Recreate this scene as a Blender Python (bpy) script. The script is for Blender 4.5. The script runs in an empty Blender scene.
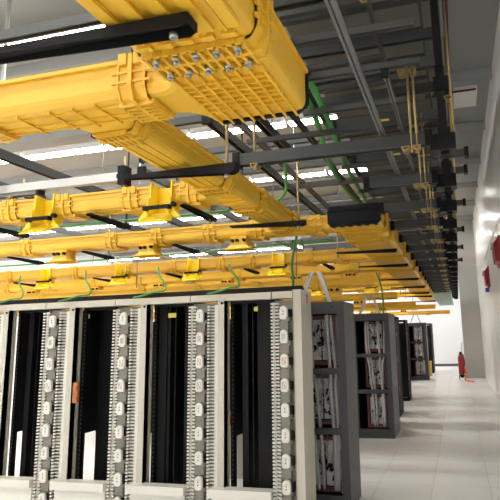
import bpy, math, random
from mathutils import Matrix, Vector
random.seed(7)
SC = bpy.context.scene
COL = SC.collection
# ------------------------------------------------------------------ camera
F, PX, PY = 544.0, 307.5, 234.3
YAW, PIT, ROL = .2624, .1831, .027
EYE = Vector((0, 0, 1.68))
def cam_rows():
    R0 = Matrix(((1,0,0),(0,0,-1),(0,1,0)))
    ca, sa = math.cos(YAW), math.sin(YAW); Rz = Matrix(((ca,sa,0),(-sa,ca,0),(0,0,1)))
    cb, sb = math.cos(PIT), math.sin(PIT); Rx = Matrix(((1,0,0),(0,cb,sb),(0,-sb,cb)))
    cc, sc = math.cos(ROL), math.sin(ROL); Rr = Matrix(((cc,sc,0),(-sc,cc,0),(0,0,1)))
    return Rr @ R0 @ Rx @ Rz
RW = cam_rows()
cam = bpy.data.cameras.new('camera'); camo = bpy.data.objects.new('camera', cam); COL.objects.link(camo)
cam.sensor_fit = 'HORIZONTAL'; cam.sensor_width = 36; cam.lens = F*36/500
cam.shift_x = (250-PX)/500; cam.shift_y = (PY-250)/500; cam.clip_start = .05
r, d, f = RW[0], RW[1], RW[2]
camo.matrix_world = Matrix(((r[0],-d[0],-f[0],EYE[0]),(r[1],-d[1],-f[1],EYE[1]),(r[2],-d[2],-f[2],EYE[2]),(0,0,0,1)))
SC.camera = camo
# ------------------------------------------------------------------ world, exposure
w = bpy.data.worlds.new('world'); SC.world = w; w.use_nodes = True
w.node_tree.nodes['Background'].inputs[0].default_value = (.8,.85,.9,1); w.node_tree.nodes['Background'].inputs[1].default_value = .15
vs = SC.view_settings; vs.view_transform = 'Standard'; vs.look = 'None'; vs.gamma = 1; vs.use_curve_mapping = False
vs.exposure = 0.15
LAMP = 31.0      # brightness of the ceiling lights' diffusers

# ------------------------------------------------------------------ materials
def mat(name, col, rough=.5, metal=0, spec=.5, noise=.0, scale=8, bump=0, emit=None, coat=0, stretch=None, trans=0):
    m = bpy.data.materials.new(name); m.use_nodes = True; nt = m.node_tree; b = nt.nodes['Principled BSDF']
    b.inputs['Base Color'].default_value = (*col,1); b.inputs['Roughness'].default_value = rough; b.inputs['Metallic'].default_value = metal
    b.inputs['Specular IOR Level'].default_value = spec
    if coat: b.inputs['Coat Weight'].default_value = coat
    if trans: b.inputs['Subsurface Weight'].default_value = trans; b.inputs['Subsurface Radius'].default_value = (.05,.03,.005)
    if emit: b.inputs['Emission Color'].default_value = (1,.985,.95,1); b.inputs['Emission Strength'].default_value = emit
    if noise or bump:
        tc = nt.nodes.new('ShaderNodeTexCoord'); mp = nt.nodes.new('ShaderNodeMapping'); n = nt.nodes.new('ShaderNodeTexNoise')
        n.inputs['Scale'].default_value = scale; n.inputs['Detail'].default_value = 4
        if stretch: mp.inputs['Scale'].default_value = stretch
        nt.links.new(tc.outputs['Object'], mp.inputs[0]); nt.links.new(mp.outputs[0], n.inputs['Vector'])
        if noise:
            mx = nt.nodes.new('ShaderNodeMix'); mx.data_type = 'RGBA'
            mx.inputs[6].default_value = tuple(c*(1-noise) for c in col)+(1,); mx.inputs[7].default_value = tuple(min(1,c*(1+noise)) for c in col)+(1,)
            nt.links.new(n.outputs[0], mx.inputs[0]); nt.links.new(mx.outputs[2], b.inputs['Base Color'])
        if bump:
            bp = nt.nodes.new('ShaderNodeBump'); bp.inputs['Strength'].default_value = bump
            nt.links.new(n.outputs[0], bp.inputs['Height']); nt.links.new(bp.outputs[0], b.inputs['Normal'])
    return m
M = dict(
 yellow=mat('yellow_plastic',(.82,.48,.035),.36,noise=.06,scale=3),
 lit_yellow=mat('lit_yellow_plastic',(.93,.66,.02),.33,noise=.04,scale=4),  # lit copy of the yellow: light from above put into the outlet colour
 cream=mat('cream_paint',(.55,.52,.44),.45,noise=.04,scale=5),
 channel=mat('grey_cream_metal',(.25,.235,.195),.5,noise=.08,scale=6),
 white=mat('white_plastic',(.72,.70,.635),.4,noise=.03),
 black=mat('black_paint',(.008,.008,.009),.6,spec=.2,noise=.2,scale=5),
 blackp=mat('black_plastic',(.008,.008,.009),.4,spec=.15,noise=.2),
 grey=mat('charcoal_paint',(.046,.048,.053),.45,noise=.1,scale=4),
 steel=mat('dark_strut_steel',(.055,.057,.055),.45,metal=.3,noise=.12,scale=4),
 steel2=mat('grey_strut_steel',(.19,.195,.19),.42,metal=.3,noise=.1,scale=4),
 lightsteel=mat('pale_strut_steel',(.62,.62,.61),.35,metal=.3,noise=.06),
 brass=mat('zinc_yellow_metal',(.42,.31,.13),.35,metal=.8,noise=.15,scale=20),
 silver=mat('aluminium',(.50,.51,.52),.3,metal=.7,noise=.06),
 hose=mat('grey_hose',(.34,.34,.34),.45,noise=.15,scale=15),
 plate=mat('pale_grey_plate',(.60,.60,.60),.5,noise=.12,scale=12),
 red=mat('oxide_red_paint',(.10,.022,.022),.5,noise=.15),
 green=mat('green_jacket',(.06,.30,.06),.45,noise=.15),
 alarm=mat('alarm_red',(.33,.015,.02),.4,noise=.08),
 orange=mat('orange_jacket',(.8,.13,.03),.5,noise=.1),
 copper=mat('copper_brown',(.45,.15,.05),.5,noise=.15),
 ylabel=mat('yellow_label',(.75,.65,.1),.6,noise=.03),
 pink=mat('pink_label',(.9,.1,.25),.6,noise=.03),
 blue=mat('blue_label',(.05,.08,.5),.6,noise=.03),
 mark=mat('dark_print',(.05,.03,.03),.6,noise=.03),
 rmark=mat('red_brown_print',(.30,.13,.11),.6,noise=.03),
 wall=mat('wall_paint',(.82,.81,.79),.30,noise=.05,scale=1.4,bump=.12,stretch=(1,1.2,.25)),
 farwall=mat('white_wall',(.84,.86,.88),.6,noise=.02,scale=1),
 column=mat('grey_panel',(.50,.49,.46),.5,noise=.06,scale=1.3,stretch=(1,1,.6)),
 ceil=mat('ceiling_deck',(.36,.37,.36),.7,noise=.08,scale=.8),
 floor=mat('floor_slab',(.6,.59,.58),.6,noise=.05),
 tile=mat('white_floor_tile',(.88,.87,.86),.32,noise=.03,scale=2),
 lamp=mat('lamp_diffuser',(.9,.9,.9),.5,emit=LAMP),
 lampbody=mat('lamp_housing',(.75,.75,.75),.5,noise=.02),
 bolt=mat('bolt_steel',(.45,.46,.46),.35,metal=.8,noise=.1),
 duct=mat('olive_grey_duct',(.15,.15,.135),.6,noise=.08,scale=2),
 pale_green=mat('pale_green_steel',(.42,.52,.46),.5,noise=.1),
)
# ------------------------------------------------------------------ mesh helpers
class MB:
    def __init__(s): s.v = []; s.f = []; s.sm = []
    def add(s, vs_, fs, smooth=False):
        n = len(s.v); s.v += [tuple(p) for p in vs_]; s.f += [tuple(i+n for i in q) for q in fs]; s.sm += [smooth]*len(fs); return s
    def box(s, x0,x1,y0,y1,z0,z1):
        v = [(x,y,z) for z in (z0,z1) for y in (y0,y1) for x in (x0,x1)]
        return s.add(v, [(0,2,3,1),(4,5,7,6),(0,1,5,4),(2,6,7,3),(0,4,6,2),(1,3,7,5)])
    def prism(s, poly, axis, a0, a1):
        # poly of 2-D points; axis 'x': (y,z), 'y': (x,z), 'z': (x,y)
        def mk(p,a): return {'x':(a,p[0],p[1]),'y':(p[0],a,p[1]),'z':(p[0],p[1],a)}[axis]
        n = len(poly); v = [mk(p,a0) for p in poly]+[mk(p,a1) for p in poly]
        return s.add(v, [tuple(range(n)), tuple(range(2*n-1,n-1,-1))]+[(i,(i+1)%n,(i+1)%n+n,i+n) for i in range(n)])
    def beam(s, p, q, wx, wy, up=(0,0,1)):
        p = Vector(p); q = Vector(q); t = (q-p).normalized(); u = Vector(up)
        if abs(t.dot(u)) > .99: u = Vector((0,1,0))
        a = t.cross(u).normalized(); b = a.cross(t)
        v = [e+a*sx*wx/2+b*sy*wy/2 for e in (p,q) for sx,sy in ((-1,-1),(1,-1),(1,1),(-1,1))]
        return s.add(v, [(0,1,2,3),(7,6,5,4),(0,4,5,1),(1,5,6,2),(2,6,7,3),(3,7,4,0)])
    def tube(s, pts, rad, n=8, cap=True):
        pts = [Vector(p) for p in pts]; rings = []
        pa = None
        for i,p in enumerate(pts):
            t = (pts[min(i+1,len(pts)-1)]-pts[max(i-1,0)]).normalized()
            if pa is None: u = Vector((0,0,1)) if abs(t.z)<.9 else Vector((1,0,0)); pa = t.cross(u).normalized()
            a = (pa - t*pa.dot(t)).normalized(); pa = a; b = t.cross(a)
            rr = rad[i] if isinstance(rad,(list,tuple)) else rad
            rings += [p+(a*math.cos(2*math.pi*k/n)+b*math.sin(2*math.pi*k/n))*rr for k in range(n)]
        fs = [(i*n+k,i*n+(k+1)%n,(i+1)*n+(k+1)%n,(i+1)*n+k) for i in range(len(pts)-1) for k in range(n)]
        base = len(s.v); s.add(rings, fs, True)
        if cap:
            m = len(pts)-1
            s.f += [tuple(base+k for k in range(n-1,-1,-1)), tuple(base+m*n+k for k in range(n))]; s.sm += [False]*2
        return s
    def sweep(s, path, prof, closed_prof=True):
        # path: XY points with z0; prof: (outward offset, z); outward = right of travel
        P = [Vector((p[0],p[1],0)) for p in path]; z0 = path[0][2]; n = len(prof); vs_ = []
        for i,p in enumerate(P):
            ts = []
            if i: ts.append((P[i]-P[i-1]).normalized())
            if i < len(P)-1: ts.append((P[i+1]-P[i]).normalized())
            ns = [Vector((t.y,-t.x,0)) for t in ts]; nn = sum(ns,Vector()).normalized(); k = 1/max(.3,nn.dot(ns[0]))
            vs_ += [(p.x+nn.x*o*k, p.y+nn.y*o*k, z0+z) for o,z in prof]
        fs = [(i*n+k,(i+1)*n+k,(i+1)*n+(k+1)%n,i*n+(k+1)%n) for i in range(len(P)-1) for k in range(n)]
        fs += [tuple(range(n)), tuple((len(P)-1)*n+k for k in range(n-1,-1,-1))]
        return s.add(vs_, fs)
def link(name, mb, m, parent=None):
    """one mesh object; vertices in world space, moved into the parent's space"""
    off = Vector()
    p = parent
    while p is not None: off += p.location; p = p.parent
    me = bpy.data.meshes.new(name)
    me.from_pydata([tuple(Vector(v)-off) for v in mb.v], [], mb.f)
    me.polygons.foreach_set('use_smooth', mb.sm); me.materials.append(M[m]); me.update()
    import bmesh
    bm = bmesh.new(); bm.from_mesh(me); bmesh.ops.recalc_face_normals(bm, faces=bm.faces); bm.to_mesh(me); bm.free()
    o = bpy.data.objects.new(name, me); COL.objects.link(o)
    if parent: o.parent = parent
    return o
def tag(o, label, cat, group=None):
    o['label'] = label; o['category'] = cat
    if group: o['group'] = group
    return o
def thing(name, loc, label, cat, group=None):
    o = bpy.data.objects.new(name, None); COL.objects.link(o); o.location = loc; o.empty_display_size = .1
    return tag(o, label, cat, group)
def rehome(o):
    """put a lone mesh's origin at the middle of its base"""
    me = o.data; xs = [v.co for v in me.vertices]
    c = Vector(((min(v.x for v in xs)+max(v.x for v in xs))/2,(min(v.y for v in xs)+max(v.y for v in xs))/2,min(v.z for v in xs)))
    me.transform(Matrix.Translation(-c)); o.location = c; return o
def single(name, mb, m, label, cat, group=None): return rehome(tag(link(name, mb, m), label, cat, group))
def struct(name, mb, m):
    o = link(name, mb, m); o['kind'] = 'structure'; return o
def copy_tree(o, parent=None, loc=None):
    c = o.copy(); COL.objects.link(c); c.parent = parent
    if loc is not None: c.location = loc
    for ch in list(o.children): copy_tree(ch, c)
    return c
def inst(src, parent, loc):
    """a part sharing src's mesh, at world loc"""
    c = src.copy(); COL.objects.link(c); off = Vector(); p = parent
    while p is not None: off += p.location; p = p.parent
    c.parent = parent; c.location = Vector(loc)-off; return c
ORD = ['nearest','second','third','fourth','fifth','sixth','seventh','eighth','ninth','tenth','eleventh','twelfth','thirteenth','fourteenth','fifteenth','sixteenth','seventeenth','eighteenth','nineteenth','twentieth','twenty-first','twenty-second','twenty-third','twenty-fourth']
TENS={2:'twenty',3:'thirty'}
def WORDS(k):
    if k==0: return 'nearest'
    k+=1
    if k<20: return ORD[k-1]
    if k%10==0: return {2:'twentieth',3:'thirtieth'}[k//10]
    return TENS[k//10]+'-'+['first','second','third','fourth','fifth','sixth','seventh','eighth','ninth'][k%10-1]
def arc(cx,cy,r,a0,a1,z,n=6): return [(cx+r*math.cos(math.radians(a0+(a1-a0)*i/n)),cy+r*math.sin(math.radians(a0+(a1-a0)*i/n)),z) for i in range(n+1)]

# ------------------------------------------------------------------ the room
XR, XL, YF, YN, ZC = .80, -16.0, 28.4, -4.0, 5.75
fl = struct('floor', MB().box(XL,XR+.2,YN,YF,-.2,-.004), 'floor')
tile0 = None
for ix in range(-6, 2):
    for iy in range(7, 46):
        x = .2+ix*.6; y = iy*.6
        if x+.6 > XR+.3 or y+.6 > YF: continue
        if tile0 is None:
            mb = MB(); mb.add([(.002,.002,-.004),(.598,.002,-.004),(.598,.598,-.004),(.002,.598,-.004),(.004,.004,0),(.596,.004,0),(.596,.596,0),(.004,.596,0)],[(4,5,6,7),(0,1,5,4),(1,2,6,5),(2,3,7,6),(3,0,4,7)])
            tile0 = link('floor_tile', mb, 'tile', fl); tile0.location = (x,y,0)
        else: inst(tile0, fl, (x,y,0))
mb = MB()
for a in ((XL,XR+.2,YN,7*.6),(XL,.2-6*.6,4.2,YF)): mb.box(a[0],a[1],a[2],a[3],-.004,0)
t = link('floor_tile', mb, 'tile', fl); t['kind'] = 'stuff'
struct('wall_right', MB().box(XR,XR+.2,YN,YF,0,ZC), 'wall')
struct('wall_far', MB().box(XL,XR+.2,YF,YF+.2,0,ZC), 'farwall')
wl = struct('wall_left', MB().box(XL-.2,XL,YN,YF,0,ZC), 'farwall')
struct('wall_near', MB().box(XL,XR+.2,YN-.2,YN,0,ZC), 'farwall')
ce = struct('ceiling', MB().box(XL,XR+.2,YN,YF,ZC,ZC+.2), 'ceil')
for i in range(14):
    y = -3+i*2.3; link('roof_beam', MB().box(XL,XR,y-.06,y+.06,ZC-.16,ZC), 'ceil', ce)
struct('baseboard_far', MB().box(XL,XR,YF-.02,YF,0,.1), 'grey')
cm = MB()
for z0,z1 in ((0,.75),(.755,1.95),(1.955,3.1),(3.105,4.4),(4.405,ZC)): cm.box(.13,XR,21,21.6,z0,z1)
cm.box(.14,XR,21.01,21.59,0,ZC)
struct('trim_1', cm, 'column')
tm = MB()
for z in (3.52,): tm.box(XR-.012,XR,8,21,z,z+.03)
struct('trim_2', tm, 'wall')

# ------------------------------------------------------------------ ceiling lights
ln = MB(); ln.box(-.88,.88,-.13,.13,.02,.09); ln.box(-.9,.9,-.15,.15,.09,.12)
dn = MB().prism([(-.12,.02),(-.08,0),(.08,0),(.12,.02)],'x',-.87,.87)
l0 = None; nl = 0
rowsY = [-2.2,1.6,5.2,8.75,11.9,15.2,18.6,22.0,25.6]
for j,y in enumerate(rowsY):
    for i in range(9 if y > 15 else 8):
        x = -1.75-1.85*i if i < 8 else -.40  # last one: short unseen lamp added to brighten the far floor and end wall
        lab = 'linear ceiling light, %s from the aisle in the %s row of lamps from the camera' % (ORD[i] if i else 'first', ORD[j])
        if i == 8: lab = 'added fill light, unseen, directly over the aisle by the right wall, %s row from the camera' % ORD[j]
        if l0 is None:
            l0 = thing('ceiling_light',(0,0,0),lab,'light','linear ceiling lights')
            link('housing', ln, 'lampbody', l0); link('diffuser', dn, 'lamp', l0); l = l0; l.location = (x,y,ZC-.28-.12)
        else: l = copy_tree(l0,None,(x,y,ZC-.28-.12)); l['label'] = lab; l.scale = (.5 if i == 8 else 1,1,1)

# ------------------------------------------------------------------ yellow trough builder
ZB = 2.95
def wallprof(h): return [(-.05,0),(-.02,.008),(-.005,.03),(0,.055),(0,h-.022),(.02,h-.022),(.02,h),(-.012,h),(-.012,.06),(-.025,.03),(-.05,.014)]
def inset(path, o):
    P = [Vector((p[0],p[1],0)) for p in path]; out = []
    for i,p in enumerate(P):
        ns = []
        if i: t = (P[i]-P[i-1]).normalized(); ns.append(Vector((t.y,-t.x,0)))
        if i < len(P)-1: t = (P[i+1]-P[i]).normalized(); ns.append(Vector((t.y,-t.x,0)))
        nn = sum(ns,Vector()).normalized(); k = 1/max(.3,nn.dot(ns[0])); out.append((p.x+nn.x*o*k,p.y+nn.y*o*k))
    return out
def fitting(mb, walls, h):
    poly = []
    for wpath in walls: mb.sweep(wpath, wallprof(h)); poly += inset(wpath, -.05)
    mb.prism(poly,'z',walls[0][0][2],walls[0][0][2]+.014); return mb
def straight(axis, a0, a1, b0, b1, z, h, ribs=3):
    """U channel running along axis from a0 to a1 between b0 and b1"""
    mb = MB()
    if axis == 'x': wl_ = [[(a0,b0,z),(a1,b0,z)],[(a1,b1,z),(a0,b1,z)]]
    else: wl_ = [[(b1,a0,z),(b1,a1,z)],[(b0,a1,z),(b0,a0,z)]]
    fitting(mb, wl_, h)
    for k in range(ribs):
        c = b0+(b1-b0)*(k+1)/(ribs+1)
        if axis == 'x': mb.box(a0,a1,c-.006,c+.006,z-.008,z+.002)
        else: mb.box(c-.006,c+.006,a0,a1,z-.008,z+.002)
    if axis == 'x':
        for k in (0,1):
            y = b0 if k==0 else b1; s_ = -1 if k==0 else 1
            mb.box(a0,a1,min(y,y+s_*.008),max(y,y+s_*.008),z+h*.62,z+h*.66)
    else:
        for k in (0,1):
            x = b0 if k==0 else b1; s_ = -1 if k==0 else 1
            mb.box(min(x,x+s_*.008),max(x,x+s_*.008),a0,a1,z+h*.62,z+h*.66)
    return mb
def coupler(axis, a, b0, b1, z, h, L=.17):
    """joint that wraps the trough: shell, three flanges, side gussets and a comb below"""
    mb = MB(); e = .012
    def U(a0,a1,e,hh):
        prof = [(b0-e,z+.05),(b0-e+.03,z-e+.008),(b0+.05,z-e),(b1-.05,z-e),(b1+e-.03,z-e+.008),(b1+e,z+.05),(b1+e,z+hh),(b1-.004,z+hh),(b1-.004,z+.05),(b1-.05,z+.001),(b0+.05,z+.001),(b0+.004,z+.05),(b0+.004,z+hh),(b0-e,z+hh)]
        mb.prism(prof,'x' if axis=='x' else 'y',a0,a1)
    U(a-L/2,a+L/2,e,h-.03); U(a-.012,a+.012,.032,h+.012); U(a-L/2,a-L/2+.012,.02,h-.02); U(a+L/2-.012,a+L/2,.02,h-.02)
    def B(a0,a1,c0,c1,z0,z1):
        if axis=='x': mb.box(a0,a1,c0,c1,z0,z1)
        else: mb.box(c0,c1,a0,a1,z0,z1)
    n = max(5,int((b1-b0)/.045))
    for k in range(n):
        c = b0+.05+(b1-b0-.1)*k/(n-1); B(a-L/2-.02,a+L/2+.02,c-.007,c+.007,z-.034,z-.005)
    for s_ in (-1,1): B(a+s_*(L/2+.01)-.008,a+s_*(L/2+.01)+.008,b0+.05,b1-.05,z-.034,z-.005)
    for side,c0,c1 in ((-1,b0-.034,b0-.006),(1,b1+.006,b1+.034)):
        for zz in (.35,.6): B(a-L/2-.03,a+L/2+.03,c0+(.012 if side<0 else 0),c1-(.012 if side>0 else 0),z+h*zz-.006,z+h*zz+.006)
        for s_ in (-1,1): B(a+s_*.045-.025,a+s_*.045+.025,c0,c1,z+h-.05,z+h+.014)
    return mb
def drop_open(parent, x, yf, z, h, w=.30):
    """gate between two trough sections: tall cheeks, inner plate, apron curving out and down, black latch bar, side knob"""
    mb = MB(); hw = GATE; dz = -.085
    mb.box(x-hw,x+hw,yf+.10,yf+w,z,z+.014); mb.box(x-hw,x+hw,yf+.10,yf+.114,z+dz,z+h+.0)
    for s_ in (-1,1):
        xx = x+s_*hw
        mb.prism([(yf+w,z+h+.01),(yf-.03,z+h+.03),(yf-.045,z+dz+.05),(yf-.09,z+dz-.05),(yf-.02,z+dz-.02),(yf+.114,z+dz),(yf+.114,z-.012),(yf+w,z-.012)],'x',xx-.008,xx+.008)
    n = 8; vs_=[]
    for i in range(n):
        t = i/(n-1); yy = yf+.105-.25*t; zz = z+dz+.012-.13*t**1.7; ww = hw+.002+.10*max(0,t-.25)**1.3
        vs_ += [(x-ww,yy,zz),(x+ww,yy,zz),(x+ww,yy,zz-.012),(x-ww,yy,zz-.012)]
    fs=[(4*i+k,4*i+(k+1)%4,4*i+4+(k+1)%4,4*i+4+k) for i in range(n-1) for k in range(4)]+[(0,1,2,3),(4*n-1,4*n-2,4*n-3,4*n-4)]
    mb.add(vs_,fs,True)
    for s_ in (-1,1):      # flared shoulders beside the mouth
        xx=x+s_*hw; mb.prism([(xx,z+.045),(xx+s_*.02,z-.02),(xx+s_*.05,z+dz+.0),(xx+s_*.11,z+dz-.075),(xx,z+dz-.075)],'y',yf-.06,yf-.04)
    o = link('drop_outlet', mb, 'lit_yellow', parent)
    zl = z+dz+.02
    lb = MB().beam((x-hw-.02,yf-.115,zl),(x+hw+.02,yf-.115,zl),.018,.036)
    for s_ in (-1,1): lb.beam((x+s_*(hw+.01),yf-.124,zl),(x+s_*(hw+.01),yf-.04,zl),.03,.036)
    link('latch_bar', lb, 'blackp', o)
    link('side_knob', MB().tube([(x+hw+.045,yf-.045,zl+.03),(x+hw+.045,yf-.085,zl+.03)],.024,10), 'blackp', o)
    return o
GATE=.11
def drop_under(parent, x, yf, z, dep=.3):
    """closed outlet hanging under the floor, flaring at its mouth"""
    mb = MB(); prof = [(0,.11),(-.06,.105),(-.11,.11),(-.15,.15),(-.17,.20)]
    vs_=[]
    for dz,hw in prof: vs_ += [(x-hw,yf-.02-(hw-.105)*.6,z+dz),(x+hw,yf-.02-(hw-.105)*.6,z+dz),(x+hw,yf+dep*.6,z+dz),(x-hw,yf+dep*.6,z+dz)]
    n = len(prof); fs=[(4*i+k,4*i+(k+1)%4,4*i+4+(k+1)%4,4*i+4+k) for i in range(n-1) for k in range(4)]+[(0,1,2,3)]
    mb.add(vs_,fs)
    o = link('drop_outlet', mb, 'yellow', parent)
    for dx in (-.075,-.01,.085): link('side_knob', MB().tube([(x+dx,yf-.02,z-.055),(x+dx,yf-.055,z-.055)],.022,10), 'blackp', o)
    return o

# --- wide trough over the camera with its junction and the narrow arm to the left
H1, H3 = .24, .19
L1X0, L1X1 = -1.33, -.75
t = thing('cable_trough',((L1X0+L1X1)/2,2.4,ZB),'wide yellow fibre trough overhead nearest the camera, with bolted junction and side arm','cable trough','yellow cable troughs')
link('straight_section', straight('y',-2.5,2.06,L1X0,L1X1,ZB,H1,5),'yellow',t)
link('coupler', coupler('y',2.10,L1X0,L1X1,ZB,H1,.18),'yellow',t)
jb = MB(); z=ZB
fitting(jb,[[(L1X1,2.1,z),(L1X1,2.83,z)],[(L1X0,2.85,z)]+arc(-1.5,2.85,.17,0,-90,z)[1:],[(-1.5,2.37,z)]+arc(-1.43,2.27,.10,90,0,z)+[(L1X0,2.1,z)]],H1)
for k in range(8):
    x=-1.27+.46*k/7; jb.box(x-.006,x+.006,2.16,2.86,z-.02,z+.004)
for k in range(7): jb.box(-1.28,-.80,2.34+.055*k-.005,2.34+.055*k+.005,z-.018,z+.004)
link('junction', jb,'yellow',t)
for k in range(5):
    x=-1.24+.1*k
    for y in (2.04,2.17):
        b=link('bolt', MB().tube([(x,y,z-.018),(x,y,z-.045)],.017,8).tube([(x,y,z-.045),(x,y,z-.06)],.010,8),'bolt',t)
for k in range(5):
    x=-1.24+.1*k; link('latch_pad', MB().box(x-.032,x+.032,1.93,1.965,z-.02,z),'yellow',t)
mb=MB()
for k in range(5):
    x=-1.26+.115*k; mb.box(x-.028,x+.028,1.2,1.9,z-.02,z)
link('ribbed_floor',mb,'yellow',t)
link('end_cap', MB().prism([(L1X0+.0,z+.04),(L1X0+.05,z-.012),(L1X1-.05,z-.012),(L1X1+.012,z+.04),(L1X1+.012,z+H1-.02),(L1X1+.028,z+H1-.01),(L1X1+.028,z+H1+.01),(L1X0,z+H1+.01)],'y',2.83,2.865),'blackp',t)
link('coupler', coupler('x',-1.58,2.37,2.68,ZB,H3+.03),'yellow',t)
jb=MB()
fitting(jb,[[(-2.62,2.37,z),(-1.6,2.37,z)],[(-1.6,2.68,z)]+arc(-1.70,2.81,.13,-90,-180,z),arc(-2.26,2.81,.13,0,-90,z)+[(-2.62,2.68,z)]],H3+.02)
for x in (-2.35,-2.13,-1.98,-1.83): jb.box(x-.006,x+.006,2.4,2.66,z-.014,z+.002)
for y in (2.45,2.55,2.62): jb.box(-2.6,-1.66,y-.005,y+.005,z-.011,z+.002)
link('tee_fitting', jb,'yellow',t)
link('coupler', coupler('x',-2.66,2.37,2.68,ZB,H3+.02),'yellow',t)
link('straight_section', straight('x',-4.6,-2.66,2.37,2.68,ZB,H3+.02),'yellow',t)
# --- narrow trough going away from the arm
t = thing('cable_trough',(-1.98,4.6,ZB),'narrow yellow fibre trough running away from the side arm of the overhead junction','cable trough','yellow cable troughs')
L3=(-2.13,-1.83)
link('coupler', coupler('y',2.86,*L3,ZB,H3),'yellow',t)
link('straight_section', straight('y',2.86,4.20,*L3,ZB,H3),'yellow',t)
link('coupler', coupler('y',4.22,*L3,ZB,H3),'yellow',t)
jb=MB(); fitting(jb,[[(L3[1],4.22,z),(L3[1],5.08,z)],[(L3[0],5.08,z),(L3[0],4.88,z)]+[(L3[0]-.08,4.8,z),(-2.3,4.8,z)],[(-2.3,4.5,z),(L3[0]-.08,4.5,z),(L3[0],4.42,z),(L3[0],4.22,z)]],H3)
for y in (4.5,4.6,4.7,4.8): jb.box(-2.1,-1.86,y-.006,y+.006,z-.012,z+.002)
link('tee_fitting',jb,'yellow',t)
link('coupler', coupler('y',5.1,*L3,ZB,H3),'yellow',t)
link('straight_section', straight('y',5.1,6.38,*L3,ZB,H3),'yellow',t)
link('coupler', coupler('y',6.2,*L3,ZB,H3),'yellow',t)

# --- troughs across the rows
def cross_run(y0, x0, x1, zb, h, label, coups, opens=(), unders=(), w=.30, hang=()):
    t = thing('cable_trough',((x0+x1)/2,y0+w/2,zb),label,'cable trough','yellow cable troughs')
    cs = sorted([c for c in coups if x0 < c < x1]); ed = [x0]+cs+[x1]
    cuts = sorted(opens)
    for a,b in zip(ed[:-1],ed[1:]):
        segs=[(a,b)]
        for q in cuts:
            nx=[]
            for u,v_ in segs:
                if q+GATE<=u or q-GATE>=v_: nx.append((u,v_)); continue
                if q-GATE-u>.02: nx.append((u,q-GATE))
                if v_-q-GATE>.02: nx.append((q+GATE,v_))
            segs=nx
        for u,v_ in segs: link('straight_section', straight('x',u,v_,y0,y0+w,zb,h),'yellow',t)
    for x in hang: link('hanger_rod',MB().tube([(x,y0+w/2,zb),(x,y0+w/2,ZC)],.008,6),'steel2',t)
    for c in cs: link('coupler', coupler('x',c,y0,y0+w,zb,h),'yellow',t)
    for x in opens: drop_open(t,x,y0,zb,h,w)
    for x in unders: drop_under(t,x,y0,zb,w)
    return t
cross_run(4.5,-7.5,-2.3,ZB,.175,'yellow cross trough with two open front outlets, just above the cream frames',[-6.3,-5.2,-4.40,-3.74,-2.98,-2.36],[-5.27,-3.95,-2.63])
cross_run(6.42,-10,-1.42,ZB,.18,'yellow cross trough meeting the black-capped wide trough at its near end',[-8,-6.9,-5.95,-4.53,-3.83,-3.06,-2.41,-1.62],(),[-6.7,-5.34,-3.97,-2.64])
cross_run(9.30,-14,-1.42,ZB,.2,'yellow cross trough over the second grey cabinet row',[-12,-10.5,-9,-7.4,-6.2,-5.2,-4.2,-3.6,-2.5,-1.9],[-10.2,-8.05,-6.3,-4.74,-3.05])
cross_run(13.1,-15.5,-1.42,ZB,.18,'yellow cross trough over the third row of racks',[-14+1.35*i for i in range(10)],(),[-11.2,-9.3,-7.4,-5.5,-3.9,-2.5])
cross_run(16.4,-15.5,-1.42,ZB,.18,'yellow cross trough over the fourth row of racks',[-14+1.6*i for i in range(8)],[-9,-6.5,-4,-2.4])
cross_run(20.0,-15.5,-1.42,ZB,.18,'yellow cross trough above the farthest grey cabinet',[-14+1.9*i for i in range(7)])
cross_run(11.2,-15,-1.42,ZB,.19,'yellow cross trough between the second and third rack rows',[-13.4+1.25*i for i in range(10)],(),[-12,-10.1,-8.3,-6.6,-4.9,-3.3,-2.1])
cross_run(14.7,-15,-1.42,ZB,.18,'yellow cross trough midway between the third and fourth rack rows',[-13+1.5*i for i in range(8)],[-9.7,-7.6,-5.6,-3.7,-2.2])
cross_run(8.75,-12,-1.25,2.45,.15,'low yellow cross trough just above the second grey cabinet',[-11+1.1*i for i in range(9)],(),[-8.6,-6.9,-5.2,-3.6,-1.95],hang=(-9.5,-5.7,-2.6))
cross_run(12.55,-14,-1.3,2.45,.15,'low yellow cross trough behind the second grey cabinet',[-12+1.3*i for i in range(8)],(),[-8.6,-6.4,-4.2,-2.2],hang=(-9.5,-5.7,-2.6))
cross_run(16.75,-14,-1.2,2.45,.15,'low yellow cross trough in front of the farthest grey cabinet',[-12+1.5*i for i in range(7)],(),[-4.2,-2.2],hang=(-9.5,-5.7,-2.6))
cross_run(20.3,-14,-.75,2.5,.15,'farthest low yellow cross trough above the end of the aisle',[-12+1.5*i for i in range(8)],(),[-3,-1.9],hang=(-9.5,-5.7,-2.6))
cross_run(24.0,-14,-.3,2.42,.15,'short-looking yellow cross trough near the white end wall',[-9,-7,-5,-3,-1.2],hang=(-9.5,-5.7,-2.2))

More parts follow.
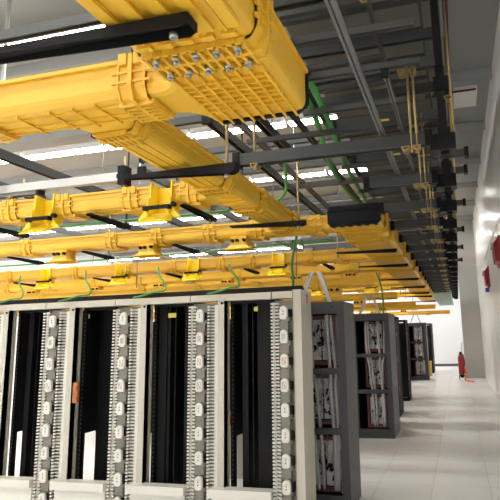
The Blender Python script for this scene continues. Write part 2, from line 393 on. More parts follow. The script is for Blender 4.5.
# --- wide trough along the aisle
L2=(-1.41,-.79)
t = thing('cable_trough',(-1.1,15,ZB),'wide yellow fibre trough with black end cap running along the aisle to the far wall','cable trough','yellow cable troughs')
ys=[6.24,7.35,9.2,11.3,13.4,15.5,17.6,19.7,21.8,24.4]
for a,b in zip(ys[:-1],ys[1:]): link('straight_section', straight('y',a,b,*L2,ZB,.21,5),'yellow',t)
for y in ys[1:-1]+[6.75]: link('coupler', coupler('y',y,*L2,ZB,.21,.2),'yellow',t)
e = link('end_cap', MB().prism([(L2[0]-.005,z+.03),(L2[0]+.03,z-.015),(L2[1]-.03,z-.015),(L2[1]+.012,z+.03),(L2[1]+.012,z+.2),(L2[1]-.02,z+.235),(L2[0]+.02,z+.235),(L2[0]-.005,z+.2)],'y',6.2,6.24),'blackp',t)
mb=MB()
for k in range(6): mb.box(L2[0]+.05+.1*k,L2[0]+.09+.1*k,6.2,6.25,z-.024,z-.012)
mb.box(L2[0]+.03,L2[1]-.03,6.19,6.2,z+.17,z+.19); mb.box(L2[0]+.03,L2[1]-.03,6.19,6.2,z+.03,z+.05)
link('cap_rib',mb,'blackp',e)

# ------------------------------------------------------------------ black support brackets
def bracket(p_tip, p_rod, label, rodtop=3.62, rodat=.08, hh=.055, w=.06):
    """tapered channel arm from its thin tip to the thick end that hangs from a threaded rod"""
    a=Vector(p_tip); b=Vector(p_rod); L=(b-a).length; tdir=(b-a).normalized(); n=Vector((-tdir.y,tdir.x,0))
    o=thing('support_bracket',tuple(b),label,'bracket','black trough support brackets')
    mb=MB()
    def pt(s_,o_,z_): q=a+tdir*s_; return (q.x+n.x*o_,q.y+n.y*o_,q.z+z_)
    for o_ in (-w/2,w/2-.006):
        v=[pt(0,o_,-.02),pt(L-.03,o_,-hh),pt(L,o_,-hh+.02),pt(L,o_,0),pt(0,o_,0)]; v+= [pt(0,o_+.006,-.02),pt(L-.03,o_+.006,-hh),pt(L,o_+.006,-hh+.02),pt(L,o_+.006,0),pt(0,o_+.006,0)]
        mb.add(v,[(0,1,2,3,4),(9,8,7,6,5)]+[(i,(i+1)%5,(i+1)%5+5,i+5) for i in range(5)])
    v=[pt(0,-w/2,-.004),pt(L,-w/2,-.004),pt(L,w/2,-.004),pt(0,w/2,-.004),pt(0,-w/2,0),pt(L,-w/2,0),pt(L,w/2,0),pt(0,w/2,0)]
    mb.add(v,[(0,1,2,3),(7,6,5,4),(0,4,5,1),(1,5,6,2),(2,6,7,3),(3,7,4,0)])
    v=[pt(L-.006,-w/2,-hh+.015),pt(L,-w/2,-hh+.015),pt(L,w/2,-hh+.015),pt(L-.006,w/2,-hh+.015),pt(L-.006,-w/2,0),pt(L,-w/2,0),pt(L,w/2,0),pt(L-.006,w/2,0)]
    mb.add(v,[(0,1,2,3),(7,6,5,4),(0,4,5,1),(1,5,6,2),(2,6,7,3),(3,7,4,0)])
    link('arm',mb,'black',o)
    q=b-tdir*rodat
    if rodtop: link('threaded_rod',MB().tube([(q.x,q.y,q.z-hh-.03),(q.x,q.y,rodtop)],.0115,8),'brass',o)
    link('nut',MB().tube([(q.x,q.y,q.z-hh+.002),(q.x,q.y,q.z-hh-.022)],.018,6),'bolt',o); link('nut',MB().tube([(q.x,q.y,q.z),(q.x,q.y,q.z+.018)],.018,6),'bolt',o)
    return o
zb=ZB-.036
bracket((-2.0,1.75,zb),(-.915,1.76,zb),'black tapered bracket under the overhead wide trough, at the top of the view',None,hh=.055,w=.09)
bracket((-2.40,3.53,zb),(-1.455,3.51,zb),'black tapered bracket under the narrow trough, hung from a brass rod',hh=.075,w=.07)
bracket((-2.40,5.60,zb),(-1.525,5.62,zb),'black bracket where the narrow trough nears the second cross trough',hh=.06)
for k,y in enumerate((8.1,10.0,12.75,15.2,17.6,19.4,22.5)):
    bracket((-1.72,y,zb),(-.80,y,zb),'black bracket under the wide aisle trough, %s from its black end cap' % (ORD[k] if k else 'first'),3.6,.9)
for nm,y0,xs in (('first',4.5,(-5.8,-4.75,-3.42,-2.40)),('second',6.42,(-6.2,-4.95,-3.55)),('third',9.30,(-8.8,-6.9,-5.3,-3.7,-2.2)),('fourth',13.1,(-10,-8,-6,-4.4,-2.9))):
    for k,x in enumerate(xs): bracket((x,y0-.03,zb),(x+.02,y0+.62,zb),'black bracket across the %s cross trough, %s from the left' % (nm,ORD[k] if k else 'first'),3.55 if k%2 else None,.1)

# ------------------------------------------------------------------ overhead steel
def strut_prof(w,h,t=.012): return [(-w/2,0),(-w/2+t*1.3,0),(-w/2+t*1.3,h-t),(w/2-t*1.3,h-t),(w/2-t*1.3,0),(w/2,0),(w/2,h),(-w/2,h)]
def strut(axis, a0, a1, c, z, label, w=.06, h=.08, m='steel', caps=(1,1), grp=None, cat='steel beam', cl=.03):
    o=thing('strut_beam',(((a0+a1)/2,c,z) if axis=='x' else (c,(a0+a1)/2,z)),label,cat,grp)
    link('channel',MB().prism([(c+p[0],z+p[1]) for p in strut_prof(w,h)],axis,a0,a1),m,o)
    for s_,a in ((caps[0],a0),(caps[1],a1)):
        if s_:
            b0,b1=(a-cl,a+.006) if a==a0 else (a-.006,a+cl)
            if axis=='x': mb=MB().box(b0,b1,c-w/2-.012,c+w/2+.012,z-.012,z+h+.012)
            else: mb=MB().box(c-w/2-.012,c+w/2+.012,b0,b1,z-.012,z+h+.012)
            link('end_cap',mb,'blackp',o)
    return o
clamp_mb=MB()
CP=[(-.03,0),(-.03,-.012),(-.014,-.036),(.014,-.036),(.03,-.012),(.03,0),(.022,0),(.022,-.01),(.01,-.028),(-.01,-.028),(-.022,-.01),(-.022,0)]
for a_,b_ in ((-.048,-.034),(.034,.048)): clamp_mb.prism(CP,'y',a_,b_)
clamp_mb.box(-.03,.03,-.05,.05,-.006,0); clamp_mb.tube([(0,0,0),(0,0,-.034)],.009,8); clamp_mb.tube([(0,0,-.02),(0,0,-.032)],.015,6)
CLAMP=None
def clamp(parent,p):
    global CLAMP
    if CLAMP is None:
        CLAMP=link('clamp',clamp_mb,'brass',parent); off=parent.location; CLAMP.data.transform(Matrix.Translation(off)); CLAMP.location=Vector(p)-off; return CLAMP
    return inst(CLAMP,parent,p)
LOWY=[3.93+1.07*k for k in range(19)]
for k,y in enumerate(LOWY):
    nm=ORD[k] if k else 'nearest'
    x0=-1.60 if k==0 else -.72
    o=strut('x',x0,-.13,y,3.03,'dark steel strut of the lower tier beside the trough, %s from the camera'%nm,.075,.095,grp='lower tier struts',cl=.05)
    for x in (-.28,-.2): clamp(o,(x,y,3.03))
    if k==0: clamp(o,(-1.47,y,3.03))
    # rods up to the upper tier
    for x in (-.235,-.195): link('threaded_rod',MB().tube([(x,y-.03,2.98),(x,y-.03,3.72)],.009,8),'brass',o)
    if k==0: link('threaded_rod',MB().tube([(-1.47,y-.02,2.98),(-1.47,y-.02,3.72)],.0115,8),'brass',o)
UPY=[2.78+1.07*k for k in range(20)]
for k,y in enumerate(UPY):
    nm=ORD[k] if k else 'nearest'
    o=strut('x',-1.02 if k<5 else -3.2,-.02,y+.12,3.66,'dark steel strut of the upper tier under the ceiling, %s from the camera'%nm,.06,.085,grp='upper tier struts')
    for x in (-.40,-.28,-.20): clamp(o,(x,y+.12,3.66))
    if k<14: link('yellow_sticker',MB().box(-.58,-.50,y+.086,y+.0895,3.695,3.715),'ylabel',o)
    o2=strut('x',-4.2,.0,y+.62,4.18,'dark steel strut of the topmost tier, %s from the camera'%nm,.06,.085,grp='topmost tier struts')
# rails along the aisle
for i,(x,zz,y0,y1,wd,m_,lab) in enumerate((
  (-.45,3.14,1.2,8.4,.04,'steel2','grey steel rail lying on the lower tier struts, running along the aisle'),
  (-.47,3.14,8.5,23,.04,'steel2','grey steel rail continuing the aisle rail farther away'),
  (-.30,3.14,2.95,8.5,.022,'steel2','thin grey rail nearer the wall on the lower tier'),
  (-.30,3.14,8.6,22,.022,'steel2','thin grey rail near the wall, farther part'),
  (-1.60,3.56,2.2,5.4,.075,'steel','dark rail beside the narrow trough at upper tier height'),
  (-2.02,3.56,4.2,11,.07,'steel','dark rail above the second cross trough, left of the green cables'),
  (-1.82,3.60,4.4,12,.05,'steel2','grey rail paired with the dark rail left of the green cables'),
  (-1.28,3.58,3.2,12,.045,'steel','dark rail just left of the green cables'),
  (-4.3,3.5,3.4,9.5,.08,'steel','dark grey rail at the upper left above the first cross trough'),
  (-5.2,3.5,3.4,11.5,.08,'steel','dark grey rail farthest to the upper left'),
  (-3.3,3.5,5.2,12,.07,'steel2','grey rail over the middle of the cross troughs'),
  (-6.4,3.5,6.0,15,.07,'steel2','grey rail far behind at the left'))):
    strut('y',y0,y1,x,zz,lab,wd,wd*1.1,m_,grp='aisle direction rails',cat='steel rail')
# pale struts at the left
o=strut('x',-4.75,-3.10,4.60,3.25,'pale grey strut above the first cross trough at the left, with black clamp',.06,.085,'lightsteel',(0,0),cat='steel beam')
link('clamp_block',MB().box(-3.16,-3.08,4.54,4.66,3.20,3.39).box(-3.18,-3.06,4.55,4.65,3.27,3.31),'blackp',o)
link('threaded_rod',MB().tube([(-3.12,4.6,3.1),(-3.12,4.6,3.5)],.01,8),'brass',o)
o=strut('x',-5.4,-4.15,4.62,3.21,'grey strut with brass clamps at the far left',.07,.09,'steel2',(1,1))
clamp(o,(-4.5,4.62,3.21))
strut('x',-6.5,-2.6,5.9,3.52,'grey cross strut at the upper left behind the pale strut',.06,.09,'steel2',(0,1))
strut('x',-8,-2.4,8.6,3.55,'grey cross strut far back above the third cross trough',.06,.09,'steel2',(0,0))
single('pale_conduit',MB().tube([(-4.62,4.5,3.25),(-4.62,4.5,ZC)],.022,10),'lightsteel','pale vertical conduit at the far left above the first cross trough','conduit')
single('hanger_rod',MB().tube([(-3.95,5.9,3.1),(-3.95,5.9,ZC)],.012,8),'steel','thin dark hanger rod behind the pale strut','rod')
single('hanger_rod',MB().tube([(-2.38,5.9,3.3),(-2.38,5.9,ZC)],.012,8),'steel','thin dark hanger rod left of the narrow trough','rod')
# upper ladder racks
def ladder(x0,x1,y0,y1,z,label,m='steel',pitch=.3,axis='y',rw=.036):
    o=thing('ladder_rack',((x0+x1)/2,(y0+y1)/2,z),label,'cable ladder')
    if axis=='y':
        for x in (x0,x1): link('side_rail',MB().box(x-.012,x+.012,y0,y1,z,z+.09),m,o)
        r0=None; n=int((y1-y0)/pitch)
        for k in range(n):
            y=y0+pitch*(k+.5)
            if r0 is None: r0=link('rung',MB().box(x0,x1,y-rw/2,y+rw/2,z+.005,z+.01+rw*.8),m,o)
            else: c=inst(r0,o,Vector((x0+x1,y0+y1,2*z))/2+Vector((0,pitch*k,0)))
    else:
        for y in (y0,y1): link('side_rail',MB().box(x0,x1,y-.012,y+.012,z,z+.09),m,o)
        if m=='steel2':
            for x in (x0+1,(x0+x1)/2,x1-.6): link('hanger_rod',MB().tube([(x,y0,z),(x,y0,ZC)],.008,6),m,o)
        r0=None; n=int((x1-x0)/pitch)
        for k in range(n):
            x=x0+pitch*(k+.5)
            if r0 is None: r0=link('rung',MB().box(x-.018,x+.018,y0,y1,z+.062,z+.088),m,o)
            else: inst(r0,o,Vector((x0+x1,y0+y1,2*z))/2+Vector((pitch*k,0,0)))
    return o
for k in range(34):
    strut('x',-1.75 if k%3==1 and 3<k<16 else -1.08,-.12,2.35+.53*k+(.06 if k%2 else 0),3.42,'slim dark crossbar between the lower and upper tiers, %s from the camera'%(WORDS(k)),.04,.042,'steel',(0,0),'slim crossbars')
ladder(-1.25,-.45,2.4,24,3.95,'dark ladder rack high above the aisle, left of the other',pitch=.42,rw=.05)
ladder(-1.5,-.12,3.0,24,4.42,'dark ladder rack highest above the aisle by the wall',pitch=.5)
ladder(-9,-2.2,7.3,7.75,3.10,'pale cable ladder behind the second cross trough','lightsteel',.3,'x')
ladder(-12,-1.6,10.3,10.8,3.14,'pale cable ladder behind the third cross trough','lightsteel',.4,'x')
ladder(-14,-1.6,11.98,12.42,3.14,'pale cable ladder behind the fourth cross trough','lightsteel',.4,'x')
ladder(-10,-2.2,8.3,8.8,3.5,'grey cable ladder above the second pair of cross troughs','steel2',.35,'x')
ladder(-15,-1.6,15.6,16.1,3.3,'grey cable ladder above the fourth rack row','steel2',.5,'x')
for k,(yy,zz,x0) in enumerate(((7.42,3.225,-8.8),(7.6,3.225,-8.8),(10.45,3.265,-11.8),(10.65,3.265,-11.8),(12.2,3.265,-13.8))):
    single('cable_bundle',MB().tube([(x0+.4*q,yy+.03*math.sin(q*1.3+k),zz+.02+.012*math.sin(q*2.1+k)) for q in range(int((-2.3-x0)/.4))],.04,8),['hose','plate'][k%2],['dark grey','pale grey'][k%2]+' cable bundle lying on the %s pale cable ladder%s'%(['first','first','second','second','third'][k],', front one' if k in(0,2) else (', rear one' if k in (1,3) else '')),'cable bundle','cable bundles on ladders')
ladder(-.75,-.15,17.5,26.5,2.85,'pale green ladder rack at the far end of the aisle','pale_green',.4)
# solid grey duct above the steel by the wall
o=thing('air_duct',(-.1,10,4.75),'flat grey duct above the dark steel along the wall side','duct')
link('duct_body',MB().box(-1.45,.05,1.5,14.9,4.72,5.1),'duct',o)
for k in range(6): link('duct_seam',MB().box(-1.47,.07,2.5+2.2*k,2.53+2.2*k,4.70,5.12),'steel',o)
# hangers near the wall
for k,y in enumerate(LOWY):
    nm=ORD[k] if k else 'nearest'
    mb=MB().box(-.03,.03,y+.02,y+.08,2.96,4.5)
    o=thing('drop_hanger',(0,y+.05,2.96),'black drop hanger at the wall side of the struts, %s from the camera'%nm,'hanger','black drop hangers')
    link('upright',mb,'black',o); link('foot_block',MB().box(-.10,.08,y-.03,y+.13,2.98,3.10),'blackp',o)
    link('collar',MB().box(-.05,.06,y,y+.1,3.45,3.56),'blackp',o)
    link('threaded_rod',MB().tube([(.07,y+.05,3.0),(.07,y+.05,4.5)],.010,8),'brass',o)
    if k%2==0: clamp(o,(.05,y+.05,3.40))
# struts reaching to the wall
for k,y in enumerate((4.72,5.25,6.65,8.45,10.3,12.2)):
    strut('x',-.05,.165,y,3.17,'short strut end with black cap reaching toward the right wall, %s from the camera'%(ORD[k] if k else 'nearest'),.05,.06,'steel',(0,1),'capped strut ends')
# sprinkler pipe by the wall
o=thing('sprinkler_pipe',(.25,6.5,4.6),'thin brownish pipe with branch near the right wall','pipe')
link('pipe',MB().tube([(.10,4.6,4.6),(.10,8.6,4.6)],.02,8),'red',o); link('branch',MB().tube([(.10,6.6,4.6),(.42,6.6,4.6)],.014,8),'red',o)
single('wall_panel',MB().box(.16,.46,6.9,7.5,4.75,4.79),'wall','pale square panel hanging beside the brownish pipe','panel')

# ------------------------------------------------------------------ green cables
def cable(pts,r_,label,m='green',n=7,grp='green earth cables'):
    P=[Vector(p) for p in pts]; out=[]
    for i in range(len(P)-1):
        a=P[max(i-1,0)];b=P[i];c=P[i+1];d_=P[min(i+2,len(P)-1)]
        for k in range(6):
            t=k/6; out.append(.5*((2*b)+(c-a)*t+(2*a-5*b+4*c-d_)*t*t+(3*b-a-3*c+d_)*t**3))
    out.append(P[-1]); return single('green_cable' if m=='green' else 'cable',MB().tube(out,r_,n),m,label,'cable',grp)
cable([(-1.0,2.4,3.5),(-1.02,4,3.5),(-1.2,5.5,3.47),(-1.26,7,3.5),(-1.2,9,3.5)],.026,'thick green cable, left of the pair running away above the aisle trough')
cable([(-.9,2.4,3.5),(-.93,4,3.5),(-1.05,5.5,3.5),(-1.1,7,3.5),(-1.12,9,3.5)],.026,'thick green cable, right of the pair running away above the aisle trough')
cable([(-1.75,5.5,3.85),(-1.74,5.6,3.5),(-1.78,5.7,3.28),(-1.95,5.8,3.2),(-2.3,5.9,3.18)],.018,'green cable curving down beside the dark rails')
cable([(-9,8.1,3.08),(-6,8.1,3.06),(-4,8.1,3.07),(-2.6,8.1,3.1),(-1.77,8.1,3.1)],.017,'long green cable strung behind the second cross trough')
cable([(-5.6,5.1,2.97),(-4.2,5.1,2.965),(-3,5.1,2.96),(-2.2,5.1,2.97)],.015,'green cable strung just behind the first cross trough')
cable([(-10,11.54,3.0),(-6,11.54,2.99),(-3.5,11.54,3.0),(-1.68,11.54,3.0)],.018,'green cable strung behind the third cross trough')
for k,(x,ytop) in enumerate(((-4.62,2.42),(-3.76,2.43),(-2.88,2.42),(-2.08,2.40))):
    cable([(x-.1,5.05,ytop),(x-.06,5.0,2.33),(x+.02,4.97,2.24),(x+.05,4.92,2.16),(x-.02,4.86,2.145),(x-.14,4.80,2.105),(x-.22,4.79,2.091)],.009,'thin green cable dropping onto the cream frame tops, %s from the left'%(ORD[k] if k else 'first'))
cable([(-1.95,6.76,3.1),(-1.98,6.77,2.9),(-2.05,6.8,2.6),(-2.05,6.85,2.2),(-2.05,6.85,0.02)],.018,'green cable dropping behind the nearest grey cabinet')
cable([(-1.62,11.54,3.0),(-1.55,11.55,2.8),(-1.5,11.56,2.5),(-1.5,11.56,2.0),(-1.5,11.56,.02)],.018,'green cable dropping behind the second grey cabinet')

# ------------------------------------------------------------------ cream frames and black racks
YC=4.88; XK=[-4.892,-4.054,-3.217,-2.379,-1.541]; ZK=1.889; DV=.2151; HT=2.087
frames=['partly hidden cream cable frame at the far left of the row','cream cable frame second from the left in the row','cream cable frame in the middle of the row','cream cable frame next to the right end one','cream cable frame at the right end of the row, with end panel']
F0=None
# shared part meshes, local
def finger_block(side):
    mb=MB()
    for k in range(7):
        zz=-.0307*(k+.5)
        if side<0:
            mb.box(-.125,-.07,-.03,-.012,zz-.0075,zz+.0075); mb.box(-.13,-.105,-.055,-.03,zz-.0075,zz+.0075); mb.box(-.075,-.055,-.05,-.012,zz-.0075,zz+.0075)
        else:
            mb.add([(.066,-.03,zz-.004),(.155,-.012,zz-.008),(.155,.0,zz-.008),(.066,-.01,zz-.004),(.066,-.03,zz+.005),(.155,-.012,zz+.006),(.155,0,zz+.006),(.066,-.01,zz+.005)],[(0,3,2,1),(4,5,6,7),(0,1,5,4),(1,2,6,5),(2,3,7,6),(3,0,4,7)])
            mb.box(.066,.086,-.05,-.03,zz-.0085,zz+.0085)
    mb.box(*((-.125,-.105) if side<0 else (.125,.158)),-.012,.0,-.215,0)
    return mb
def knob_mb():
    mb=MB(); o_=[]
    for a in range(0,181,20): o_.append((.037*math.cos(math.radians(a)),.026+.037*math.sin(math.radians(a))))
    o_+=[(-.039,-.035),(-.034,-.053),(-.022,-.062),(.022,-.062),(.034,-.053),(.039,-.035)]
    n=len(o_); v=[(p[0],-.075,p[1]) for p in o_]+[(p[0]*.9,-.085,p[1]*.9) for p in o_]+[(p[0],-.055,p[1]) for p in o_]
    fs=[tuple(range(n,2*n)),tuple(range(3*n-1,2*n-1,-1))]+[(i,(i+1)%n,(i+1)%n+n,i+n) for i in range(n)]+[(i+2*n,(i+1)%n+2*n,(i+1)%n,i) for i in range(n)]
    return mb.add(v,fs)
def shadow_stem_mb(): return MB().box(-.022,.062,-.056,.03,-.04,.03)  # black block behind the knob, shifted right to stand in for its shadow
def mark_mb(kind):
    mb=MB(); y0,y1=-.0866,-.084
    if kind==0:
        for zz in (.012,-.014): mb.prism([(.006*math.cos(a*.785),zz+.006*math.sin(a*.785)) for a in range(8)],'y',y0,y1)
        mb.box(-.016,.016,y0,y1,.028,.0295)
    elif kind==1:
        for k in range(5): mb.box(-.016+.0075*k,-.0148+.0075*k,y0,y1,-.028,.022)
        mb.box(-.016,.0155,y0,y1,.022,.0235)
    else:
        mb.box(-.019,.019,y0,y1,.026,.029); mb.box(-.019,.019,y0,y1,-.030,-.027); mb.box(-.019,-.016,y0,y1,-.03,.029); mb.box(.016,.019,y0,y1,-.03,.029)
        mb.add([(-.014,y0,.02),(-.009,y0,.02),(.014,y0,-.022),(.009,y0,-.022),(-.014,y1,.02),(-.009,y1,.02),(.014,y1,-.022),(.009,y1,-.022)],[(0,1,2,3),(7,6,5,4),(0,4,5,1),(1,5,6,2),(2,6,7,3),(3,7,4,0)])
    return mb
PROTO={}
def pinst(key,name,mbf,m,parent,loc):
    if key not in PROTO:
        o=bpy.data.objects.new(name,None)
        me=link(name,mbf(),m); PROTO[key]=me; off=Vector(); p=parent
        while p is not None: off+=p.location; p=p.parent
        me.parent=parent; me.location=Vector(loc)-off; bpy.data.objects.remove(o); return me
    o=inst(PROTO[key],parent,loc); return o
for i,xk in enumerate(XK):
    o=thing('patch_rack',(xk,YC,0),frames[i],'rack','cream cable frames')
    x1=.165 if i<4 else .075
    ch=MB().box(xk-.10,xk+x1,YC+.02,YC+.03,.03,HT-.08); ch.box(xk-.105,xk-.095,YC,YC+.10,.03,HT-.08)
    link('channel',ch,'channel',o)
    if i<4:
        link('post',MB().box(xk+.158,xk+.232,YC-.012,YC+.05,0,HT-.005).box(xk+.222,xk+.232,YC-.012,YC+.10,0,HT-.005),'cream',o)
        link('header',MB().box(xk-.126,xk+.70,YC-.022,YC+.10,HT-.062,HT),'cream',o)
        bt=link('header_bolt',MB().tube([(xk+.20,YC-.012,HT-.085),(xk+.20,YC-.02,HT-.085)],.012,8),'blackp',o)
        link('base_plate',MB().box(xk+.10,xk+.70,YC-.10,YC+.02,.27,.345).box(xk+.12,xk+.69,YC-.05,YC,0,.27),'white',o)
        mb=MB()
        for k in range(9): mb.tube([(xk+.196,YC-.012,ZK-.05-.2151*k),(xk+.196,YC-.016,ZK-.05-.2151*k)],.007,6)
        link('screw',mb,'bolt',o)['kind']='stuff'
    else:
        link('header',MB().box(xk-.126,xk+.08,YC-.022,YC+.10,HT-.062,HT),'cream',o)
        link('end_panel',MB().box(xk+.075,xk+.158,YC-.03,YC+.33,0,HT+.012),'cream',o)
        link('panel_edge',MB().box(xk+.075,xk+.083,YC-.034,YC-.028,0,HT+.012),'channel',o)
        link('pink_label',MB().box(xk+.1575,xk+.160,YC+.16,YC+.22,1.98,2.035),'pink',o); link('blue_label',MB().box(xk+.1575,xk+.160,YC+.15,YC+.20,2.036,2.065),'blue',o)
    for j in range(9):
        zz=ZK-DV*j
        k=pinst('knob','spool_knob',knob_mb,'white',o,(xk,YC,zz))
        pinst('shadow_stem','shadow_stem',shadow_stem_mb,'blackp',k,(xk,YC,zz))
        kind=0 if j in (0,4,5,6,7,8) else (1 if j==1 else 2)
        pinst('mark%d'%kind,'print',lambda:mark_mb(kind),'rmark' if kind==2 else 'mark',k,(xk,YC,zz))
        pinst('fl','finger_block',lambda:finger_block(-1),'white',o,(xk,YC,zz+.10))
        if i<4: pinst('fr','finger_block',lambda:finger_block(1),'white',o,(xk,YC,zz+.10))
        pinst('sad','saddle',lambda:MB().box(-.062,.03,-.028,.02,-.155,-.075).box(-.03,.052,-.04,.02,-.075,-.03),'channel',o,(xk,YC,zz))
racks=['black equipment rack behind the far left opening of the cream row','black equipment rack in the second opening from the left','black equipment rack in the third opening, with red item below','black equipment rack in the opening beside the right end frame']
for i in range(4):
    xk=XK[i]; a,b=xk+.232,xk+.712; y0,y1=YC+.115,YC+.60
    o=thing('equipment_rack',((a+b)/2,(y0+y1)/2,0),racks[i],'rack','black racks behind the cream frames')
    for x in (a+.005,b-.045):
        for y in (y0,y1-.05):
            u=MB().box(x,x+.04,y,y+.008,0,2.0).box(x,x+.008,y,y+.05,0,2.0).box(x+.032,x+.04,y,y+.05,0,2.0); link('upright',u,'black',o)
    link('top_panel',MB().box(a,b,y0,y1,2.0,2.03),'black',o)
    link('base_frame',MB().box(a,b,y0,y0+.05,.0,.06).box(a,b,y1-.05,y1,0,.06).box(a,a+.05,y0,y1,0,.06).box(b-.05,b,y0,y1,0,.06),'black',o)
    for x in (a,b-.006): link('side_panel',MB().box(x,x+.006,y0+.01,y1,.74,2.0),'black',o)
    if i>0:
        link('back_panel',MB().box(a,b,y1,y1+.008,.78,2.0).box(b-.22,b,y1,y1+.008,.06,.78),'black',o)
    link('cable_duct',MB().box(a+.10,a+.16,y0+.06,y0+.30,.06,2.0).box(a+.19,a+.2,y0+.1,y0+.3,.06,2.0) if i!=1 else MB().box(a+.05,b-.06,y0+.22,y0+.26,.06,2.0),'blackp',o)
    if i==3: link('equipment_blank',MB().box(a+.27,b-.02,y0+.03,y0+.06,.06,2.0),'black',o)
    if i==2: link('equipment_blank',MB().box(a+.04,a+.13,y0+.04,y0+.07,.06,2.0).box(a+.30,b-.02,y0+.10,y0+.12,.06,2.0),'black',o)
    mb=MB()
    for k in range(44): mb.box(a+.018,a+.030,y0-.0005,y0+.001,.12+.0425*k,.135+.0425*k)
    h_=link('mounting_holes',mb,'grey',o); h_['kind']='stuff'
    for (lx,lz,lw) in {0:(),1:((.03,1.93,.03),),2:((.15,1.905,.09),),3:((.02,1.90,.025),(.24,1.935,.04))}[i]:
        link('yellow_label',MB().box(a+lx,a+lx+lw,y0+.02,y0+.0215,lz-.015,lz+.03),'ylabel',o)
single('copper_box',MB().box(XK[1]+.235,XK[1]+.29,YC-.005,YC+.028,1.07,1.27).box(XK[1]+.24,XK[1]+.285,YC-.012,YC,1.10,1.13).box(XK[1]+.24,XK[1]+.285,YC-.012,YC,1.2,1.23),'copper','small copper-brown box fixed inside the second opening from the left','box')
single('top_rail',MB().box(-5.6,-1.39,YC+.02,YC+.08,HT+.013,HT+.052).box(-5.6,-1.39,YC+.08,YC+.11,HT+.013,HT+.03),'black','black rail lying along the tops of the cream frames','rail')
# crates behind the row that show low through the openings
o=thing('cardboard_carton',(-2.95,6.7,0),'pale carton with red lid seen low through the black racks','carton')
link('carton_body',MB().box(-3.2,-2.55,6.5,6.9,0,.62),'cream',o); link('red_lid',MB().box(-3.22,-2.53,6.48,6.92,.62,.72),'alarm',o)

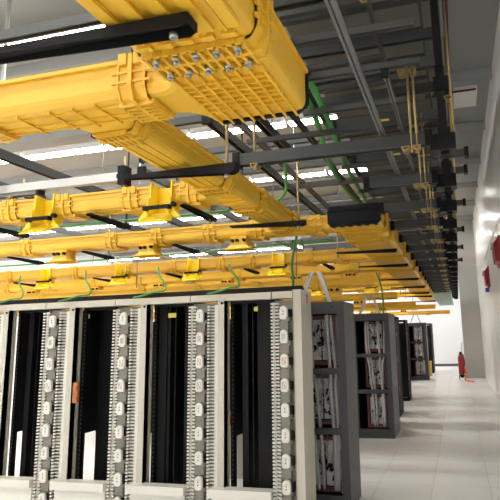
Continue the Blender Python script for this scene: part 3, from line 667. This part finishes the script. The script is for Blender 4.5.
# ------------------------------------------------------------------ grey cabinets
def cabinet(x0,x1,y0,y1,H,label,seed,grp='grey end cabinets'):
    rnd=random.Random(seed)
    o=thing('grey_cabinet',((x0+x1)/2,(y0+y1)/2,0),label,'cabinet',grp)
    bw=.055
    fr=MB().box(x0,x0+bw,y0,y0+.05,0,H).box(x1-bw-.02,x1,y0,y0+.05,0,H).box(x0+bw,x1-bw-.02,y0,y0+.05,H-.12,H).box(x0+bw,x1-bw-.02,y0,y0+.05,0,.14)
    link('front_frame',fr,'grey',o)
    link('side_panel',MB().prism([(y0+.05,.0),(y1,0),(y1,H-.03),(y1-.03,H),(y0+.05,H)],'x',x1-.02,x1),'grey',o)
    link('side_panel',MB().box(x0,x0+.02,y0+.05,y1,0,H),'grey',o)
    link('top_panel',MB().box(x0+.02,x1-.02,y0+.05,y1,H-.02,H),'grey',o)
    link('back_panel',MB().box(x0+.02,x1-.02,y1-.02,y1,0,H-.02),'black',o)
    for zz in (.655,.365):
        b=link('cross_bar',MB().box(x0+bw,x1-bw-.02,y0+.005,y0+.045,H*zz-.03,H*zz+.03),'grey',o)
    for px,pz in ((.3,H-.05),(.8,H-.05),(.3,.06),(.8,.06)):
        x=x0+(x1-x0)*px; link('screw',MB().tube([(x,y0,pz),(x,y0-.004,pz)],.011,8),'blackp',o)
    # red inner frame, three bays
    ri0=x0+(x1-x0)*.30; ri1=x1-.10; yy=y0+.06
    for za,zb_ in ((H*.685,H-.135),(H*.395,H*.635),(.16,H*.335)):
        f_=link('red_frame',MB().box(ri0,ri0+.03,yy,yy+.05,za,zb_).box(ri1-.03,ri1,yy,yy+.05,za,zb_).box(ri0+.03,ri1-.03,yy,yy+.05,zb_-.03,zb_).box(ri0+.03,ri1-.03,yy,yy+.05,za,za+.035),'red',o)
        wd=ri1-ri0-.08; 
        for q in range(2): link('splice_plate',MB().box(ri0+.04+q*wd*.52,ri0+.04+q*wd*.52+wd*.46,yy+.055,yy+.065,za+.045,zb_-.04),'plate',f_)
        cl=MB()
        for q in range(15):
            cx=rnd.uniform(ri0+.06,ri1-.06); cz=(za+zb_)/2+rnd.gauss(0,.5)*(zb_-za)*.32; cz=min(max(cz,za+.06),zb_-.06); s_=rnd.uniform(.007,.015)
            cl.tube([(cx,yy+.055,cz),(cx+rnd.uniform(-.02,.02),yy+.03,cz+rnd.uniform(-.02,.02)),(cx+rnd.uniform(-.03,.03),yy+.01,cz-rnd.uniform(0,.05))],s_,6)
        c_=link('connector_cluster',cl,'blackp',f_); c_['kind']='stuff'
        cl=MB()
        for q in range(14):
            cx=rnd.uniform(ri0+.06,ri1-.06); cz=rnd.uniform(za+.06,zb_-.06)
            cl.tube([(cx,yy+.055,cz),(cx+rnd.uniform(-.03,.03),yy+.02,cz+.04),(cx+rnd.uniform(-.05,.05),yy+.025,cz+.1),(cx+rnd.uniform(-.05,.05),yy+.05,cz+.16)],.006,5)
        c_=link('loose_fibres',cl,'hose',f_); c_['kind']='stuff'
        cb=MB(); n=int((zb_-za)/.03)
        for q in range(n): cb.box(ri1+.004,ri1+.028,yy-.03,yy+.02,za+.03*q,za+.03*q+.014)
        cb.box(ri1+.004,ri1+.012,yy+.01,yy+.03,za,zb_)
        c_=link('comb_strip',cb,'hose' if seed==1 else 'grey',f_); c_['kind']='stuff'
    for q,(fx,rr) in enumerate(((.40,.02),(.47,.018),(.74,.024),(.80,.02))):
        x=x0+(x1-x0)*fx; sgn=1 if fx<.6 else -1; ph=rnd.random()*6
        pts=[(x+sgn*.035*math.sin(zz*2.2+ph)+(.02*sgn if zz<1.2 else 0),y0+.055+.008*math.sin(zz*3+ph),zz) for zz in [H-.13-.1*k for k in range(18)]]
        link('cable_hose',MB().tube(pts,rr,7),'hose',o)
    for sx,tx in ((x0+(x1-x0)*.18,x0+(x1-x0)*.42),(x0+(x1-x0)*.72,x0+(x1-x0)*.54)):
        mb=MB().beam((sx,y0+.16,H),(tx,y0+.16,H+.34),.040,.012,(0,1,0))
        for dx in (-.017,.017): mb.beam((sx+dx,y0+.145,H),(tx+dx,y0+.145,H+.34),.006,.03,(0,1,0))
        link('top_stay',mb,'silver',o)
    return o
HC=2.01
cabinet(-1.74,-1.115,5.50,6.05,HC,'charcoal grey cabinet of cable hoses beside the end cream frame, nearest the camera',1)
cabinet(-1.74,-1.115,9.25,10.1,HC,'charcoal grey cabinet of cable hoses, middle one of the three along the aisle',2)
cabinet(-1.80,-1.13,20.2,20.9,HC,'charcoal grey cabinet of cable hoses farthest along the aisle',3)
# darker cabinets and racks behind
def dark_rack(x0,x1,y0,y1,H,label):
    o=thing('dark_rack',((x0+x1)/2,(y0+y1)/2,0),label,'rack','dark racks behind the grey cabinets')
    for x in (x0,x1-.05):
        for y in (y0,y1-.06): link('upright',MB().box(x,x+.05,y,y+.06,0,H),'black',o)
    link('door',MB().box(x0+.05,x1-.05,y0+.01,y0+.03,.1,H-.08),'black',o)
    link('top',MB().box(x0,x1,y0,y1,H-.05,H),'black',o); link('plinth',MB().box(x0,x1,y0,y1,0,.08),'black',o)
    link('side_panel',MB().box(x1-.03,x1-.01,y0+.06,y1-.06,.08,H-.05),'black',o)
    for zz in (.5,1.1,1.6): link('hinge',MB().box(x1-.004,x1+.012,y0+.02,y0+.05,zz,zz+.08),'steel2',o)
    return o
dark_rack(-2.3,-1.27,11.6,12.4,2.02,'black rack standing just behind the middle grey cabinet')
dark_rack(-2.6,-1.30,14.2,14.9,2.0,'black rack between the middle and the farthest grey cabinets')
dark_rack(-2.6,-1.84,19.9,20.7,2.0,'black rack immediately left of the farthest grey cabinet')
dark_rack(-1.9,-1.11,23.6,25.0,2.03,'black rack peeking out behind the farthest grey cabinet')
for k,(x0,y0,w_,n_) in enumerate(((-2.02,19.4,.2,'left'),(-1.27,22.0,.16,'right'))):
    o=thing('yellow_bin',(x0+w_/2,y0+.15,0),'yellow floor bin to the %s of the farthest grey cabinet'%n_,'bin')
    link('bin_body',MB().prism([(x0+.01,0),(x0+w_-.01,0),(x0+w_,.5),(x0,.5)],'y',y0,y0+.3),'yellow',o); link('bin_lid',MB().box(x0-.01,x0+w_+.01,y0-.01,y0+.31,.5,.56),'yellow',o)
# long dark rows behind to the left
for k,(y,H) in enumerate(((6.3,1.98),(9.3,2.0),(12.0,2.0),(15.5,2.0))):
    for j in range(5):
        if k==0: break
        x1=-1.78-1.0*j-(.9 if k==2 else 0)
        dark_rack(x1-.96,x1,y,y+.7,H,'black rack %s from the aisle in the %s row behind the cream frames'%(ORD[j] if j else 'first',['','next','third','fourth'][k]))

# ------------------------------------------------------------------ things on and by the right wall
for k,(y,zz,lab) in enumerate(((13.9,2.95,'red alarm device on the right wall with blue tag below'),(10.15,3.05,'red alarm sounder on the right wall nearest the camera'))):
    o=thing('alarm_device',(XR,y,zz),lab,'alarm','red wall alarms')
    link('housing',MB().prism([(XR,zz-.22),(XR-.09,zz-.19),(XR-.11,zz+.12),(XR-.04,zz+.2),(XR,zz+.2)],'y',y-.3,y+.3),'alarm',o)
    link('lens',MB().tube([(XR-.10,y-.10,zz+.08),(XR-.15,y-.10,zz+.09)],.07,10),'white',o)
    link('back_box',MB().box(XR-.03,XR,y-.34,y+.34,zz-.26,zz+.24),'alarm',o)
    if k==0: link('blue_tag',MB().box(XR-.10,XR-.02,y-.05,y+.05,zz-.36,zz-.26),'blue',o)
o=thing('fire_extinguisher',(.02,20.5,0),'red wheeled fire extinguisher standing against the grey column','extinguisher')
link('cylinder',MB().tube([(0,20.5,.16),(0,20.5,.2),(0,20.5,.75),(0,20.5,.82),(0,20.5,.86)],[.08,.105,.105,.08,.03],12),'alarm',o)
link('valve',MB().tube([(0,20.5,.86),(0,20.5,.96)],.022,8).box(-.05,.05,20.48,20.52,.92,.95),'blackp',o)
link('hose',MB().tube([(.02,20.48,.9),(.09,20.42,.85),(.12,20.4,.6),(.09,20.4,.3),(.06,20.4,.22)],.014,6),'blackp',o)
for s_ in (-1,1): link('wheel',MB().tube([(s_*.075,20.5,.075),(s_*.105,20.5,.075)],.075,12),'blackp',o)
link('frame',MB().beam((0,20.6,.05),(0,20.6,.9),.12,.02).box(-.08,.08,20.4,20.6,.12,.16),'blackp',o)
cable([(.09,20.42,1.3),(.05,20.8,1.0),(.10,20.9,.6),(.12,20.85,.1)],.012,'thin grey cable hanging by the grey column','hose',6,None)
cable([(.10,20.2,.45),(.14,20.1,.25),(.10,19.9,.02),(.2,19.6,.015),(.35,19.3,.015)],.03,'orange hose on the floor beside the fire extinguisher','orange',6,None)
